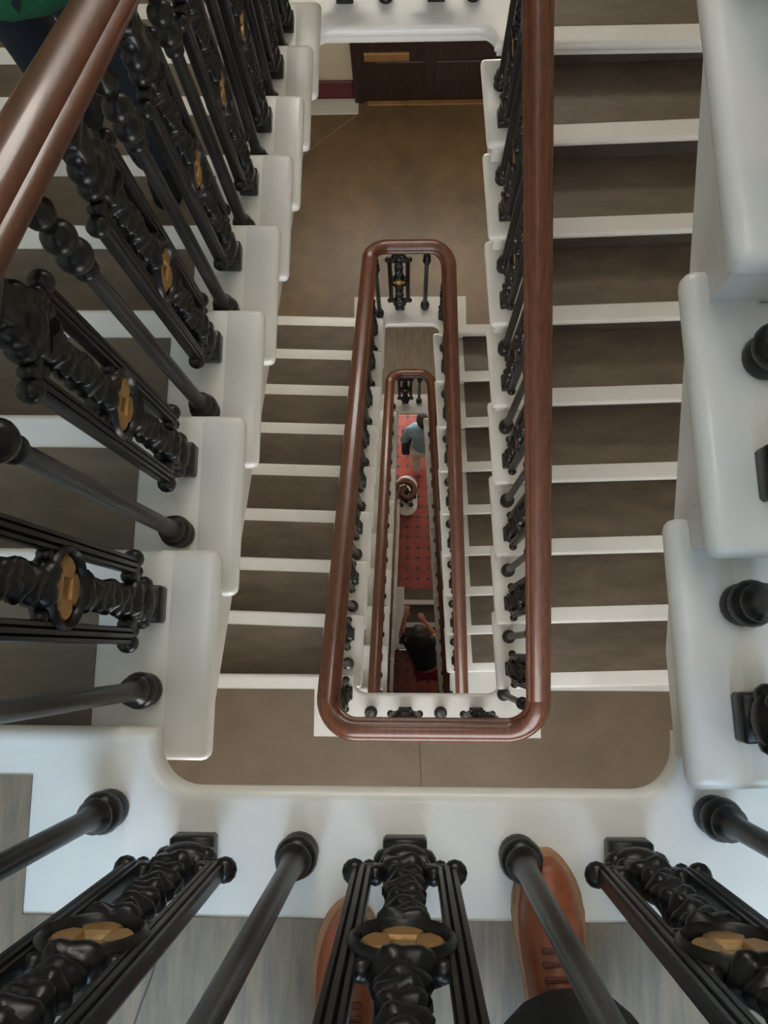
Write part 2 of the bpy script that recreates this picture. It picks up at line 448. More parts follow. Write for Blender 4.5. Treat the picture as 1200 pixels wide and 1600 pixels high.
# rounded curtail end of the bottom step
def stadium(r, hl): return arc(0, hl - 0.15, r, 0, PI, 14) + arc(0, 0.15 - hl, r, PI, 2 * PI, 14)
bm = bmesh.new(); prism(bm, stadium(0.150, 0.285), -0.042, 0.0, 0.017, 3); prism(bm, stadium(0.128, 0.285), -0.157, -0.03)
O = Vector((0, Y_LN + DL[3], ZL(3)))
smooth(obj('curtail_step_end', bm, 'white', f3, Vector((-0.045, 2.10, ZG + RI + 0.001)) - O), 40)

# ------------------------------------------------------------------ balusters
def iron_round(H):
    bm = bmesh.new()
    p = [(0, .028), (.008, .030), (.02, .027), (.026, .024), (.032, .029), (.044, .0325), (.056, .029), (.061, .023), (.068, .026), (.076, .026), (.083, .020), (.095, .0165), (.13, .0155), (H * 0.5, .0145), (H - .215, .0130)]
    t = H - .215
    p += [(t + .01, .019), (t + .02, .019), (t + .026, .014)]
    for c, r in ((t + .055, .027), (t + .105, .025)):
        for q in range(7):
            a = -PI / 2 * 0.8 + q * PI * 0.8 / 6
            p.append((c + r * math.sin(a), r * math.cos(a)))
    p += [(t + .135, .012), (t + .15, .012), (t + .158, .020), (t + .17, .022), (t + .18, .014), (H, .014)]
    lathe(bm, p, 20)
    me = bpy.data.meshes.new('round_baluster'); bmesh.ops.recalc_face_normals(bm, faces=bm.faces); bm.to_mesh(me); bm.free()
    me.materials.append(M['iron'])
    for f in me.polygons: f.use_smooth = True
    me.set_sharp_from_angle(angle=math.radians(55))
    return me

def iron_panel(H):
    """flat cast panel in local xz: plinth, capital, cross bars with knobs, leaf column, ring"""
    bm = bmesh.new()
    zb, zt = 0.120, H - 0.150
    mid = (zb + zt) / 2
    # plinth and bulb
    box(bm, -.033, .033, -.026, .026, 0, .040, .004, 1)
    ball(bm, (0, 0, .066), .030, 1.35, .85, .95, 14, 9)
    for s in (-1, 1):
        ball(bm, (s * .030, 0, .062), .017, 1, 1.1, 1.1)
        ball(bm, (s * .024, 0, .092), .014, 1, 1.2, 1)
    # cross bars with lobes and knobs
    for zz, d in ((zb, 1), (zt, -1)):
        box(bm, -.062, .062, -.011, .011, zz - .011, zz + .011, .005, 2)
        box(bm, -.030, .030, -.019, .019, zz - .016, zz + .016, .006, 2)
        for s in (-1, 1):
            ball(bm, (s * .070, 0, zz), .0175, 1, 1.05, 1.0, 12, 8)
            ball(bm, (s * .050, 0, zz - d * .012), .012, 1, 1.2, 1)
            ball(bm, (s * .040, 0, zz + d * .017), .013, 1, 1.1, 1.1)
    # leaf-scaled column in two lengths either side of the ring
    for a, b in ((zb + .005, mid - .050), (mid + .050, zt - .005)):
        L = b - a; nr = 56
        prof = [(a + L * q / nr, 1.0) for q in range(nr + 1)]
        def fn(r, an, z, a=a, b=b, L=L):
            t = (z - a) / L
            scale = abs(math.sin(PI * (z - a) / 0.029 + (0.5 if math.cos(an) > 0 else 0)))
            base = .0125 + .0085 * scale + .0025 * math.cos(4 * an + 60 * z)
            end = max(0, 1 - min(t, 1 - t) * 7)
            base += .008 * end
            return base * (1.0 + 0.28 * abs(math.cos(an)))
        lathe(bm, prof, 20, 0, 0, fn)
    # oval ring
    R0, r0, ns, nt_ = .0520, .0080, 32, 8
    rg = []
    for q in range(ns):
        A = 2 * PI * q / ns
        rg.append([bm.verts.new(((R0 + r0 * math.cos(B)) * math.cos(A), 2.4 * r0 * math.sin(B), mid + (R0 + r0 * math.cos(B)) * math.sin(A))) for B in [2 * PI * u / nt_ for u in range(nt_)]])
    for q in range(ns):
        a, b = rg[q], rg[(q + 1) % ns]
        for u in range(nt_):
            bm.faces.new((a[u], a[(u + 1) % nt_], b[(u + 1) % nt_], b[u]))
    for s in (-1, 1):
        for zz in (-1, 1):
            ball(bm, (s * .040, 0, mid + zz * .050), .011, 1.2, 1.1, 1.0)
            ball(bm, (s * .018, 0, mid + zz * .062), .011, 1.2, 1.3, 0.9)
    # capital and neck up to the rail
    ball(bm, (0, 0, zt + .030), .030, 1.25, .95, .9, 14, 9)
    for s in (-1, 1):
        ball(bm, (s * .030, 0, zt + .034), .019, 1, 1.1, 1.1)
        ball(bm, (s * .022, 0, zt + .064), .021, 1, 1.1, 1.2)
        ball(bm, (s * .013, 0, zt + .095), .017, 1, 1.1, 1.2)
    box(bm, -.024, .024, -.02, .02, zt + .05, H - .02, .006, 1)
    box(bm, -.036, .036, -.024, .024, H - .022, H, .004, 1)
    me = bpy.data.meshes.new('panel_baluster'); bmesh.ops.recalc_face_normals(bm, faces=bm.faces); bm.to_mesh(me); bm.free()
    me.materials.append(M['iron'])
    for f in me.polygons: f.use_smooth = True
    me.set_sharp_from_angle(angle=math.radians(80))
    # fluted side rod
    bm = bmesh.new()
    prof = [(-.014, -.006), (-.012, -.011), (-.007, -.0105), (-.005, -.007), (-.003, -.012), (.003, -.012), (.005, -.007), (.007, -.0105), (.012, -.011), (.014, -.006)]
    prof += [(x, -y) for x, y in prof[::-1]]
    prism(bm, prof, zb, zt)
    rod = bpy.data.meshes.new('side_rod'); bmesh.ops.recalc_face_normals(bm, faces=bm.faces); bm.to_mesh(rod); bm.free()
    rod.materials.append(M['iron'])
    # brass rosette: four lobes about a square eye
    bm = bmesh.new(); k = 40; front = []
    loops = []
    for yy, sh in ((-.0125, 0.90), (-.008, 1.0), (.008, 1.0), (.0125, 0.90)):
        o_ = []; i_ = []
        for q in range(k):
            A = 2 * PI * q / k
            ro = (.0425 + .0035 * math.cos(4 * A)) * sh - (0.010 if abs(((A + PI / 4) % (PI / 2)) - PI / 4) > PI / 4 - 0.14 else 0)
            c, s_ = math.cos(A), math.sin(A)
            ri = .0135 / max(abs(c), abs(s_)) * (2 - sh)
            o_.append(bm.verts.new((ro * c, yy, mid + ro * s_))); i_.append(bm.verts.new((ri * c, yy, mid + ri * s_)))
        loops.append((o_, i_))
    for (o1, i1), (o2, i2) in zip(loops[:-1], loops[1:]):
        for q in range(k):
            w_ = (q + 1) % k
            bm.faces.new((o1[q], o1[w_], o2[w_], o2[q])); bm.faces.new((i1[q], i2[q], i2[w_], i1[w_]))
    for (o1, i1), fl in ((loops[0], 0), (loops[-1], 1)):
        for q in range(k):
            w_ = (q + 1) % k
            f = (o1[q], i1[q], i1[w_], o1[w_])
            bm.faces.new(f if not fl else f[::-1])
    ros = bpy.data.meshes.new('brass_rosette'); bmesh.ops.recalc_face_normals(bm, faces=bm.faces); bm.to_mesh(ros); bm.free()
    ros.materials.append(M['brass'])
    return me, rod, ros

CACHE = {}
def place_round(parent, p, H, rz=0):
    k = ('r', round(H, 2))
    if k not in CACHE: CACHE[k] = iron_round(k[1] + 0.008)
    o = bpy.data.objects.new('round_baluster', CACHE[k]); C.objects.link(o); o.parent = parent
    o.location = Vector(p) - parent.location
    o.rotation_euler = (0, 0, rz)
def place_panel(parent, p, H, rz=0):
    k = ('p', round(H, 2))
    if k not in CACHE: CACHE[k] = iron_panel(k[1] + 0.008)
    me, rod, ros = CACHE[k]
    o = bpy.data.objects.new('panel_baluster', me); C.objects.link(o); o.parent = parent
    o.location = Vector(p) - parent.location; o.rotation_euler = (0, 0, rz)
    for s in (-1, 1):
        q = bpy.data.objects.new('side_rod', rod); C.objects.link(q); q.parent = o; q.location = (s * .0585, 0, 0)
    q = bpy.data.objects.new('brass_rosette', ros); C.objects.link(q); q.parent = o
    q['label'] = 'gilded brass rosette'

# ------------------------------------------------------------------ handrail
half = [(0.022, 0.0), (0.029, 0.004), (0.030, 0.014), (0.040, 0.019), (0.046, 0.028), (0.046, 0.040), (0.041, 0.049), (0.034, 0.053), (0.033, 0.058), (0.029, 0.067), (0.018, 0.077), (0.006, 0.080)]
PROF = half + [(-s, u) for s, u in half[::-1]]
RAILH = 0.87                     # rail top above the pitch line
RT = 0.080
CR = 0.115
def pitchL(i, y): return ZL(i) - (y - Y_LN - DL[i]) / GL[i] * RI
def pitchR(i, y): return ZH(i) - (Y_HN + DH[i] - y) / GR[i] * RI
def rail_left(i, y): return pitchL(i, y) + RAILH - RT
def rail_right(i, y): return pitchR(i, y) + RAILH - RT
LAND = 0.955 - RT
def xbl(i, y): return xl(i, y) - INL[i]
def xbr(i, y): return xr(i, y) + INR[i]
def yl0(i): return Y_LB + DL[i] + CR
def yh0(i): return Y_HB + DH[i] - CR
def flight_path(side, i, y0, y1, k=24):
    out = []
    for q in range(k + 1):
        y = y0 + (y1 - y0) * q / k
        out.append((xbl(i, y), y, rail_left(i, y)) if side < 0 else (xbr(i, y), y, rail_right(i, y)))
    return out
def smoothstep(t): return t * t * (3 - 2 * t)
def landing_path(end, xa, xb, za, zb, zl, i):
    """from xa (start side) round the landing to xb"""
    YL0 = yl0(i) if end == 'L' else 0; YH0 = yh0(i) if end == 'H' else 0
    if end == 'L':  # arrives on the right, leaves on the left
        a = arc(xa - CR, YL0, CR, 0, -PI / 2, 12); b = arc(xb + CR, YL0, CR, -PI / 2, -PI, 12)
    else:           # arrives on the left, leaves on the right
        a = arc(xa + CR, YH0, CR, PI, PI / 2, 12); b = arc(xb - CR, YH0, CR, PI / 2, 0, 12)
    out = []
    for q, p in enumerate(a): out.append((p[0], p[1], za + (zl - za) * smoothstep(q / 12)))
    for q in range(1, 6):
        t = q / 6; out.append((a[-1][0] + (b[0][0] - a[-1][0]) * t, a[-1][1], zl))
    for q, p in enumerate(b): out.append((p[0], p[1], zl + (zb - zl) * smoothstep(q / 12)))
    return out

def rail_mesh(parent, path, ends):
    bm = bmesh.new(); sweep(bm, [Vector(p) - parent.location for p in path], PROF, ends)
    o = smooth(obj('handrail', bm, 'mahogany', parent), 42)
    o['label'] = 'polished mahogany handrail'
    return o

def flight_balustrade(side, i, label, ys=None, ntr=8):
    dy = 1 if side < 0 else -1
    ytop = Y_LN + DL[i] if side < 0 else Y_HN + DH[i]
    GO = GL[i] if side < 0 else GR[i]
    zt = ZL(i) if side < 0 else ZH(i)
    f = xbl if side < 0 else xbr
    rl = rail_left if side < 0 else rail_right
    e = empty('stair_balustrade', (f(i, ytop), ytop, zt), label, 'balustrade', 'iron stair balustrades')
    ya, yb = (yl0(i), yh0(i + 1) if i < 3 else 2.3) if side < 0 else (yh0(i), yl0(i))
    if ys: ya, yb = ys
    path = flight_path(side, i, ya, yb)
    rail_mesh(e, path, ((0, dy, 0), (0, dy, 0)))
    ang = math.atan2(-(f(i, 2.0) - f(i, 0.0)), 2.0)
    for k in range(1, ntr + 1):
        yf = ytop + dy * k * GO; z = zt - k * RI
        yp, yr = yf - dy * 0.100, yf - dy * 0.251
        if (dy > 0 and yr > yb) or (dy < 0 and yr < yb): continue
        place_round(e, (f(i, yr), yr, z), rl(i, yr) - z)
        if (dy > 0 and yp < yb + 0.02) or (dy < 0 and yp > yb - 0.02):
            place_panel(e, (f(i, yp), yp, z), rl(i, yp) - z, PI / 2 + ang)
    return e

def landing_balustrade(end, i, xa, xb, za, zb, items, label):
    z = ZL(i) if end == 'L' else ZH(i)
    dsh = DL[i] if end == 'L' else DH[i]
    yb = (Y_LB if end == 'L' else Y_HB) + dsh
    e = empty('stair_balustrade', ((xa + xb) / 2, yb, z), label, 'balustrade', 'iron stair balustrades')
    path = landing_path(end, xa, xb, za, zb, z + LAND, i)
    t0, t1 = ((0, -1, 0), (0, 1, 0)) if end == 'L' else ((0, 1, 0), (0, -1, 0))
    rail_mesh(e, path, (t0, t1))
    for kind, x, y, rz in items:
        H = LAND
        if kind == 'r': place_round(e, (x, y + dsh, z), H)
        else: place_panel(e, (x, y + dsh, z), H, rz)
    return e

d45 = PI / 4
# top landing in front of the photographer (starts where the climbing flight's rail comes down)
landing_balustrade('L', 0, xbr(0, yl0(0)), xbl(0, yl0(0)), rail_right(0, yl0(0)), rail_left(0, yl0(0)),
    [('r', -0.466, -0.246, 0), ('p', -0.329, Y_LB, 0), ('r', -0.169, Y_LB, 0), ('p', -0.007, Y_LB, 0), ('r', 0.165, Y_LB, 0), ('p', 0.329, Y_LB, 0), ('r', 0.462, -0.246, 0)],
    'iron balustrade across the photographer\'s landing, in front of the brown shoes')
flight_balustrade(+1, 0, 'iron balustrade on the climbing steps closest to the camera')
flight_balustrade(-1, 0, 'large iron balustrade with thick mahogany rail beside the green-jacketed person')
landing_balustrade('H', 1, xbl(0, yh0(1)), xbr(1, yh0(1)), rail_left(0, yh0(1)), rail_right(1, yh0(1)),
    [('p', -0.245, Y_HB, 0), ('r', -0.09, Y_HB, 0), ('p', 0.100, Y_HB, 0), ('r', 0.240, Y_HB, 0)],
    'iron balustrade on the white half landing at the top of the picture')
flight_balustrade(+1, 1, 'iron balustrade with long straight mahogany rail beside the long brown steps')
landing_balustrade('L', 1, xbr(1, yl0(1)), xbl(1, yl0(1)), rail_right(1, yl0(1)), rail_left(1, yl0(1)),
    [('r', 0.462, -0.215, 0), ('p', 0.328, Y_LB, 0), ('r', 0.152, Y_LB, 0), ('p', -0.022, Y_LB, 0), ('r', -0.190, Y_LB, 0), ('p', -0.310, -0.215, PI / 2)],
    'rounded balustrade end on the brown landing directly below the photographer')
flight_balustrade(-1, 1, 'iron balustrade on the steps leading down to the dark-door landing')
landing_balustrade('H', 2, xbl(1, yh0(2)), xbr(2, yh0(2)), rail_left(1, yh0(2)), rail_right(2, yh0(2)),
    [('r', -0.215, 2.38, 0), ('p', -0.070, Y_HB, 0), ('r', 0.110, Y_HB, 0), ('p', 0.232, 2.37, PI / 2)],
    'rounded balustrade end standing on the dark-door landing')
flight_balustrade(+1, 2, 'iron balustrade on the steps descending from the dark-door landing')
landing_balustrade('L', 2, xbr(2, yl0(2)), xbl(2, yl0(2)), rail_right(2, yl0(2)), rail_left(2, yl0(2)),
    [('p', 0.34, -0.23, PI / 2), ('r', 0.22, Y_LB, 0), ('p', 0.05, Y_LB, 0), ('r', -0.12, Y_LB, 0), ('p', -0.24, -0.23, PI / 2)],
    'rail turn two storeys down, hidden under the brown landing')
flight_balustrade(-1, 2, 'iron balustrade in the narrow well leading to the lowest half landing')
landing_balustrade('H', 3, xbl(2, yh0(3)), xbr(3, yh0(3)), rail_left(2, yh0(3)), rail_right(3, yh0(3)),
    [('r', -0.180, 2.38, 0), ('p', -0.045, Y_HB, 0), ('r', 0.100, Y_HB, 0), ('p', 0.222, 2.37, PI / 2)],
    'rounded balustrade end on the lowest half landing above the blue-shirted person')
flight_balustrade(+1, 3, 'iron balustrade beside the red tiles, descending from the lowest half landing')
landing_balustrade('L', 3, xbr(3, yl0(3)), xbl(3, yl0(3)), rail_right(3, yl0(3)), rail_left(3, yl0(3)),
    [('p', 0.36, -0.23, PI / 2), ('r', 0.22, Y_LB, 0), ('p', 0.05, Y_LB, 0), ('r', -0.12, Y_LB, 0), ('p', -0.24, -0.23, PI / 2)],
    'lowest rail turn above the entrance tiles')
# bottom flight: ends in a volute over the curtail step
YV = 1.99
fb = flight_balustrade(-1, 3, 'bottom balustrade whose rail curls into a volute over the rounded step', (yl0(3), YV), 7)
zv = rail_left(3, YV)
vx, vy = xbl(3, YV), YV
path = [(vx, vy, zv)]
rad0 = 0.150
for q in range(1, 37):
    a = PI - q * (2 * PI * 1.12) / 36
    rad = rad0 * (1 - 0.70 * q / 36)
    cx, cy = vx + rad0 - 0.0, vy
    path.append((cx + rad * math.cos(a), cy + rad * math.sin(a), zv - 0.10 * smoothstep(min(1, q / 14))))
bm = bmesh.new(); sweep(bm, [Vector(p) - fb.location for p in path], [(s * 0.9, u) for s, u in PROF], ((0, 1, 0), None))
lathe(bm, [(0, .045), (.01, .052), (.055, .052), (.072, .035)], 20, path[-1][0] - fb.location.x, path[-1][1] - fb.location.y)
for v in list(bm.verts)[-80:]: v.co.z += path[-1][2] - fb.location.z
o = smooth(obj('volute', bm, 'mahogany', fb), 30)
zs = ZG + RI
cx, cy = vx + rad0, vy
place_panel(fb, (cx, cy + 0.03, zs), zv - 0.10 - zs, 0)
for q in range(5):
    a = PI * 0.9 - q * 2 * PI / 5
    place_round(fb, (cx + 0.115 * math.cos(a), cy + 0.06 + 0.1 * math.sin(a), zs), zv - 0.09 - zs)

# ------------------------------------------------------------------ ground floor: red tiles with dark insets, steps down to the entrance
T = 0.144
oct_bm = bmesh.new(); c = 0.027; hh = T / 2 - 0.0015
pts = [(-hh + c, -hh), (hh - c, -hh), (hh, -hh + c), (hh, hh - c), (hh - c, hh), (-hh + c, hh), (-hh, hh - c), (-hh, -hh + c)]
prism(oct_bm, pts, 0, 0.008)
tile_me = bpy.data.meshes.new('tile'); bmesh.ops.recalc_face_normals(oct_bm, faces=oct_bm.faces); oct_bm.to_mesh(tile_me); oct_bm.free(); tile_me.materials.append(M['redtile'])
dbm = bmesh.new(); q = c + 0.000
prism(dbm, [(-q, 0), (0, -q), (q, 0), (0, q)], 0, 0.0075)
dia_me = bpy.data.meshes.new('inset_tile'); bmesh.ops.recalc_face_normals(dbm, faces=dbm.faces); dbm.to_mesh(dia_me); dbm.free(); dia_me.materials.append(M['darktile'])
def tiled(name, y0, y1, z, label, tx, ty):
    bm = bmesh.new(); box(bm, XW_L + 0.002, XW_R - 0.002, y0, y1, -0.2, -0.0085)
    o = obj(name, bm, 'grout', None, (0, 0, z)); tag(o, label, kind='structure')
    # tiles as far as the well lets one see them
    for i in range(*tx):
        for j in range(*ty):
            x, y = 0.045 + i * T, y1 - T / 2 - j * T if y0 < -1 else y0 + T / 2 + j * T
            t = bpy.data.objects.new('tile', tile_me); C.objects.link(t); t.parent = o; t.location = (x, y, -0.0085)
            t = bpy.data.objects.new('inset_tile', dia_me); C.objects.link(t); t.parent = o; t.location = (x + T / 2, y + T / 2, -0.0085)
    return o
tiled('floor', 0.82, Y_FAR - 0.002, ZG, 'red tiled ground floor with small dark diamond insets', (-4, 6), (0, 19))
ZE = ZG - 3 * RI
tiled('floor', Y_NEAR + 0.002, -0.004, ZE, 'dark red tiled entrance floor below the bottom steps', (-4, 6), (0, 9))
es = empty('entrance_step', (0, 0.82, ZG), 'three brown steps with white nosings down to the dark red entrance tiles', 'steps')
for k in range(3):
    yf = 0.606 - k * GO; z = ZG - k * RI
    yb = 0.818 if k == 0 else yf + GO + 0.02
    bm = bmesh.new(); box(bm, XW_L + 0.003, XW_R - 0.003, yf - 0.82, yb - 0.82, -k * RI - 0.05, -k * RI, 0.012, 2)
    t = obj('tread', bm, 'white', es)
    bm = bmesh.new(); box(bm, XW_L + 0.01, XW_R - 0.01, yf + 0.07 - 0.82, yb - 0.82 - (0.02 if k else 0), -k * RI - 0.001, -k * RI + 0.003); obj('tread_covering', bm, 'lino', t)
    bm = bmesh.new(); box(bm, XW_L + 0.003, XW_R - 0.003, yf + 0.02 - 0.82, yf + 0.04 - 0.82, -k * RI - RI + 0.001, -k * RI - 0.045); obj('riser', bm, 'lino', es)
bm = bmesh.new(); box(bm, -0.62, -0.075, -0.81, 0.03, -0.47, 0.03, 0.012, 2)
obj('side_plinth', bm, 'white', es)

# ------------------------------------------------------------------ the wide half landing: door, skirting, floor border
z = ZH(2)
d = tag(empty('door_1', (0.10, Y_FAR - 0.005, z)), kind='structure')
bm = bmesh.new(); box(bm, -0.44, 0.50, -0.045, 0, 0.012, 2.05); obj('door_leaf', bm, 'door', d)
for a, b, c0, c1 in ((-0.34, 0.0, 0.18, 0.44), (0.08, 0.40, 0.18, 0.44), (-0.34, 0.0, 0.60, 1.9), (0.08, 0.40, 0.60, 1.9)):
    bm = bmesh.new(); box(bm, a, b, -0.058, -0.04, c0, c1, 0.006, 1); obj('door_panel', bm, 'door', d)
bm = bmesh.new(); box(bm, -0.42, -0.10, -0.062, -0.04, 0.45, 0.53, 0.006, 1); obj('kick_rail', bm, 'oak', d)
bm = bmesh.new()
for s in (-0.51, 0.50): box(bm, s, s + 0.07, -0.06, 0.0, 0.0, 2.12, 0.006, 1)
box(bm, -0.44, 0.50, -0.06, 0, 2.055, 2.12, 0.006, 1)
obj('door_frame', bm, 'door', d)
bm = bmesh.new(); box(bm, -0.42, 0.50, -0.085, -0.046, 0.004, 0.02, 0.004, 1); obj('threshold', bm, 'oak', d)
bm = bmesh.new(); lathe(bm, [(0, .012), (.02, .012), (.03, .028), (.045, .03), (.06, .02)], 14)
bmesh.ops.rotate(bm, verts=bm.verts, matrix=Matrix.Rotation(PI / 2, 3, 'X')); k_ = obj('door_knob', bm, 'brass', d, (0.44, -0.045, 1.0))
def skirting(name, x0, x1, zz):
    bm = bmesh.new(); box(bm, x0, x1, Y_FAR - 0.022, Y_FAR - 0.004, zz + 0.004, zz + 0.19, 0.006, 1)
    return tag(obj(name, bm, 'burgundy'), kind='structure')
skirting('baseboard_far', XW_L + 0.01, -0.415, z)
skirting('baseboard_far', 0.675, XW_R - 0.01, z)
bm = bmesh.new(); box(bm, XW_L + 0.01, -0.385, Y_FAR - 0.155, Y_FAR - 0.024, z + 0.003, z + 0.012, 0.003, 1)
tag(obj('trim_1', bm, 'white'), 'white painted floor strip beneath the burgundy skirting', kind='structure')

# ------------------------------------------------------------------ people
def skinned(name, J, E, m, parent, root, sub=2):
    me = bpy.data.meshes.new(name)
    keys = list(J); ix = {k: i for i, k in enumerate(keys)}
    me.from_pydata([J[k][0] for k in keys], [(ix[a], ix[b]) for a, b in E], [])
    o = obj(name, me, m, parent)
    md = o.modifiers.new('skin', 'SKIN'); md.use_smooth_shade = True
    sv = me.skin_vertices[0].data
    for k in keys:
        r = J[k][1]; sv[ix[k]].radius = r if isinstance(r, tuple) else (r, r)
        sv[ix[k]].use_root = (k == root)
    sd = o.modifiers.new('sub', 'SUBSURF'); sd.levels = sub; sd.render_levels = sub
    return o

def hand(J, E, wr, dirv, side, tag_):
    """palm and five bent fingers hung on wrist joint key wr"""
    w0 = Vector(J[wr][0]); d_ = Vector(dirv).normalized()
    sidev = d_.cross(Vector((0, 0, 1)))
    if sidev.length < 0.1: sidev = Vector((1, 0, 0))
    sidev.normalize(); sidev *= side
    up = sidev.cross(d_) * side
    p = w0 + d_ * 0.055
    J[tag_ + 'palm'] = (tuple(p), (0.030, 0.016)); E.append((wr, tag_ + 'palm'))
    for f, (off, ln) in enumerate(((-0.026, 0.060), (-0.009, 0.072), (0.009, 0.070), (0.026, 0.055))):
        b0 = p + d_ * 0.035 + sidev * off
        b1 = b0 + d_ * ln * 0.55 - up * 0.012
        b2 = b1 + d_ * ln * 0.4 - up * 0.030
        for q, (b_, r_) in enumerate(((b0, .010), (b1, .009), (b2, .0075))):
            J[f'{tag_}f{f}{q}'] = (tuple(b_), r_)
        E += [(tag_ + 'palm', f'{tag_}f{f}0'), (f'{tag_}f{f}0', f'{tag_}f{f}1'), (f'{tag_}f{f}1', f'{tag_}f{f}2')]
    t0 = p - d_ * 0.012 - sidev * 0.036; t1 = t0 + d_ * 0.035 - sidev * 0.018 - up * 0.012
    J[tag_ + 't0'] = (tuple(t0), .011); J[tag_ + 't1'] = (tuple(t1), .009)
    E += [(tag_ + 'palm', tag_ + 't0'), (tag_ + 't0', tag_ + 't1')]

def shoe(parent, loc, rz, m='tan', L=0.30, W=0.105, laces=True):
    """heel at the origin, toe along local +y"""
    def halfw(t):
        return W / 2 * (0.72 + 0.10 * math.sin(t * PI * 1.0) + 0.22 * math.exp(-((t - 0.70) / 0.22) ** 2)) * math.sqrt(max(0.0, 1 - max(0, (t - 0.74) / 0.265) ** 2.6)) * math.sqrt(max(0.0, 1 - max(0, (0.12 - t) / 0.125) ** 2))
    ts = [0.002, 0.02, 0.06, 0.12, 0.2, 0.3, 0.4, 0.5, 0.6, 0.7, 0.78, 0.85, 0.90, 0.94, 0.97, 0.99, 0.999]
    out = [(halfw(t), t * L) for t in ts] + [(-halfw(t), t * L) for t in ts[::-1]]
    bm = bmesh.new(); prism(bm, out, 0, 0.024, 0.005, 2)
    root = smooth(obj('shoe', bm, 'sole' if m == 'tan' else m, parent, loc), 40); root.rotation_euler = (0, 0, rz)
    bm = bmesh.new(); rings = []
    for t in ts[1:-1]:
        w_ = halfw(t) * (0.92 - 0.10 * smoothstep(min(1, max(0, (t - 0.45) / 0.4))))
        h = 0.042 + 0.030 * smoothstep(min(1, max(0, (0.95 - t) / 0.35))) + 0.035 * smoothstep(min(1, max(0, (0.55 - t) / 0.25)))
        if t > 0.9: h = 0.042 * math.sqrt(max(0.02, 1 - ((t - 0.9) / 0.1) ** 2)) + 0.004
        rg = []
        for q in range(13):
            a = PI * q / 12
            cx_ = math.cos(a); sn = math.sin(a)
            rg.append(bm.verts.new((w_ * math.copysign(abs(cx_) ** 0.75, cx_), t * L * 0.962 + 0.004, 0.023 + h * sn ** 0.8)))
        rings.append(rg)
    for a, b in zip(rings[:-1], rings[1:]):
        for q in range(12): bm.faces.new((a[q], a[q + 1], b[q + 1], b[q]))
    bm.faces.new(rings[0]); bm.faces.new(rings[-1][::-1])
    up = smooth(obj('upper', bm, m, root), 60)
    if laces:
        for k in range(4):
            t = 0.60 - 0.06 * k
            h = 0.023 + 0.042 + 0.030 * smoothstep(min(1, (0.95 - t) / 0.35)) + 0.035 * smoothstep(min(1, max(0, (0.55 - t) / 0.25)))
            bm = bmesh.new(); box(bm, -0.024, 0.024, t * L - 0.004, t * L + 0.004, h - 0.006, h + 0.003, 0.002, 1)
            obj('lace', bm, 'lace', root)
    return root

def head(J, E, base, look, tag_=''):
    """neck, skull, jaw, nose, ears"""
    b = Vector(base); l = Vector(look).normalized(); s_ = l.cross(Vector((0, 0, 1))).normalized()
    J['neck'] = (tuple(b), 0.055); J['skull0'] = (tuple(b + Vector((0, 0, 0.09)) + l * 0.015), (0.072, 0.08)); J['skull1'] = (tuple(b + Vector((0, 0, 0.165)) + l * 0.02), (0.080, 0.095)); J['crown'] = (tuple(b + Vector((0, 0, 0.215)) + l * 0.01), (0.06, 0.07))
    J['nose'] = (tuple(b + Vector((0, 0, 0.115)) + l * 0.115), 0.012); J['chin'] = (tuple(b + Vector((0, 0, 0.055)) + l * 0.075), 0.026)
    E += [('chest', 'neck'), ('neck', 'skull0'), ('skull0', 'skull1'), ('skull1', 'crown'), ('skull0', 'nose'), ('skull0', 'chin')]
    for i, s in enumerate((-1, 1)):
        J[f'ear{i}'] = (tuple(b + Vector((0, 0, 0.12)) + s_ * s * 0.085), 0.016); E.append(('skull0', f'ear{i}'))
    return b, l, s_

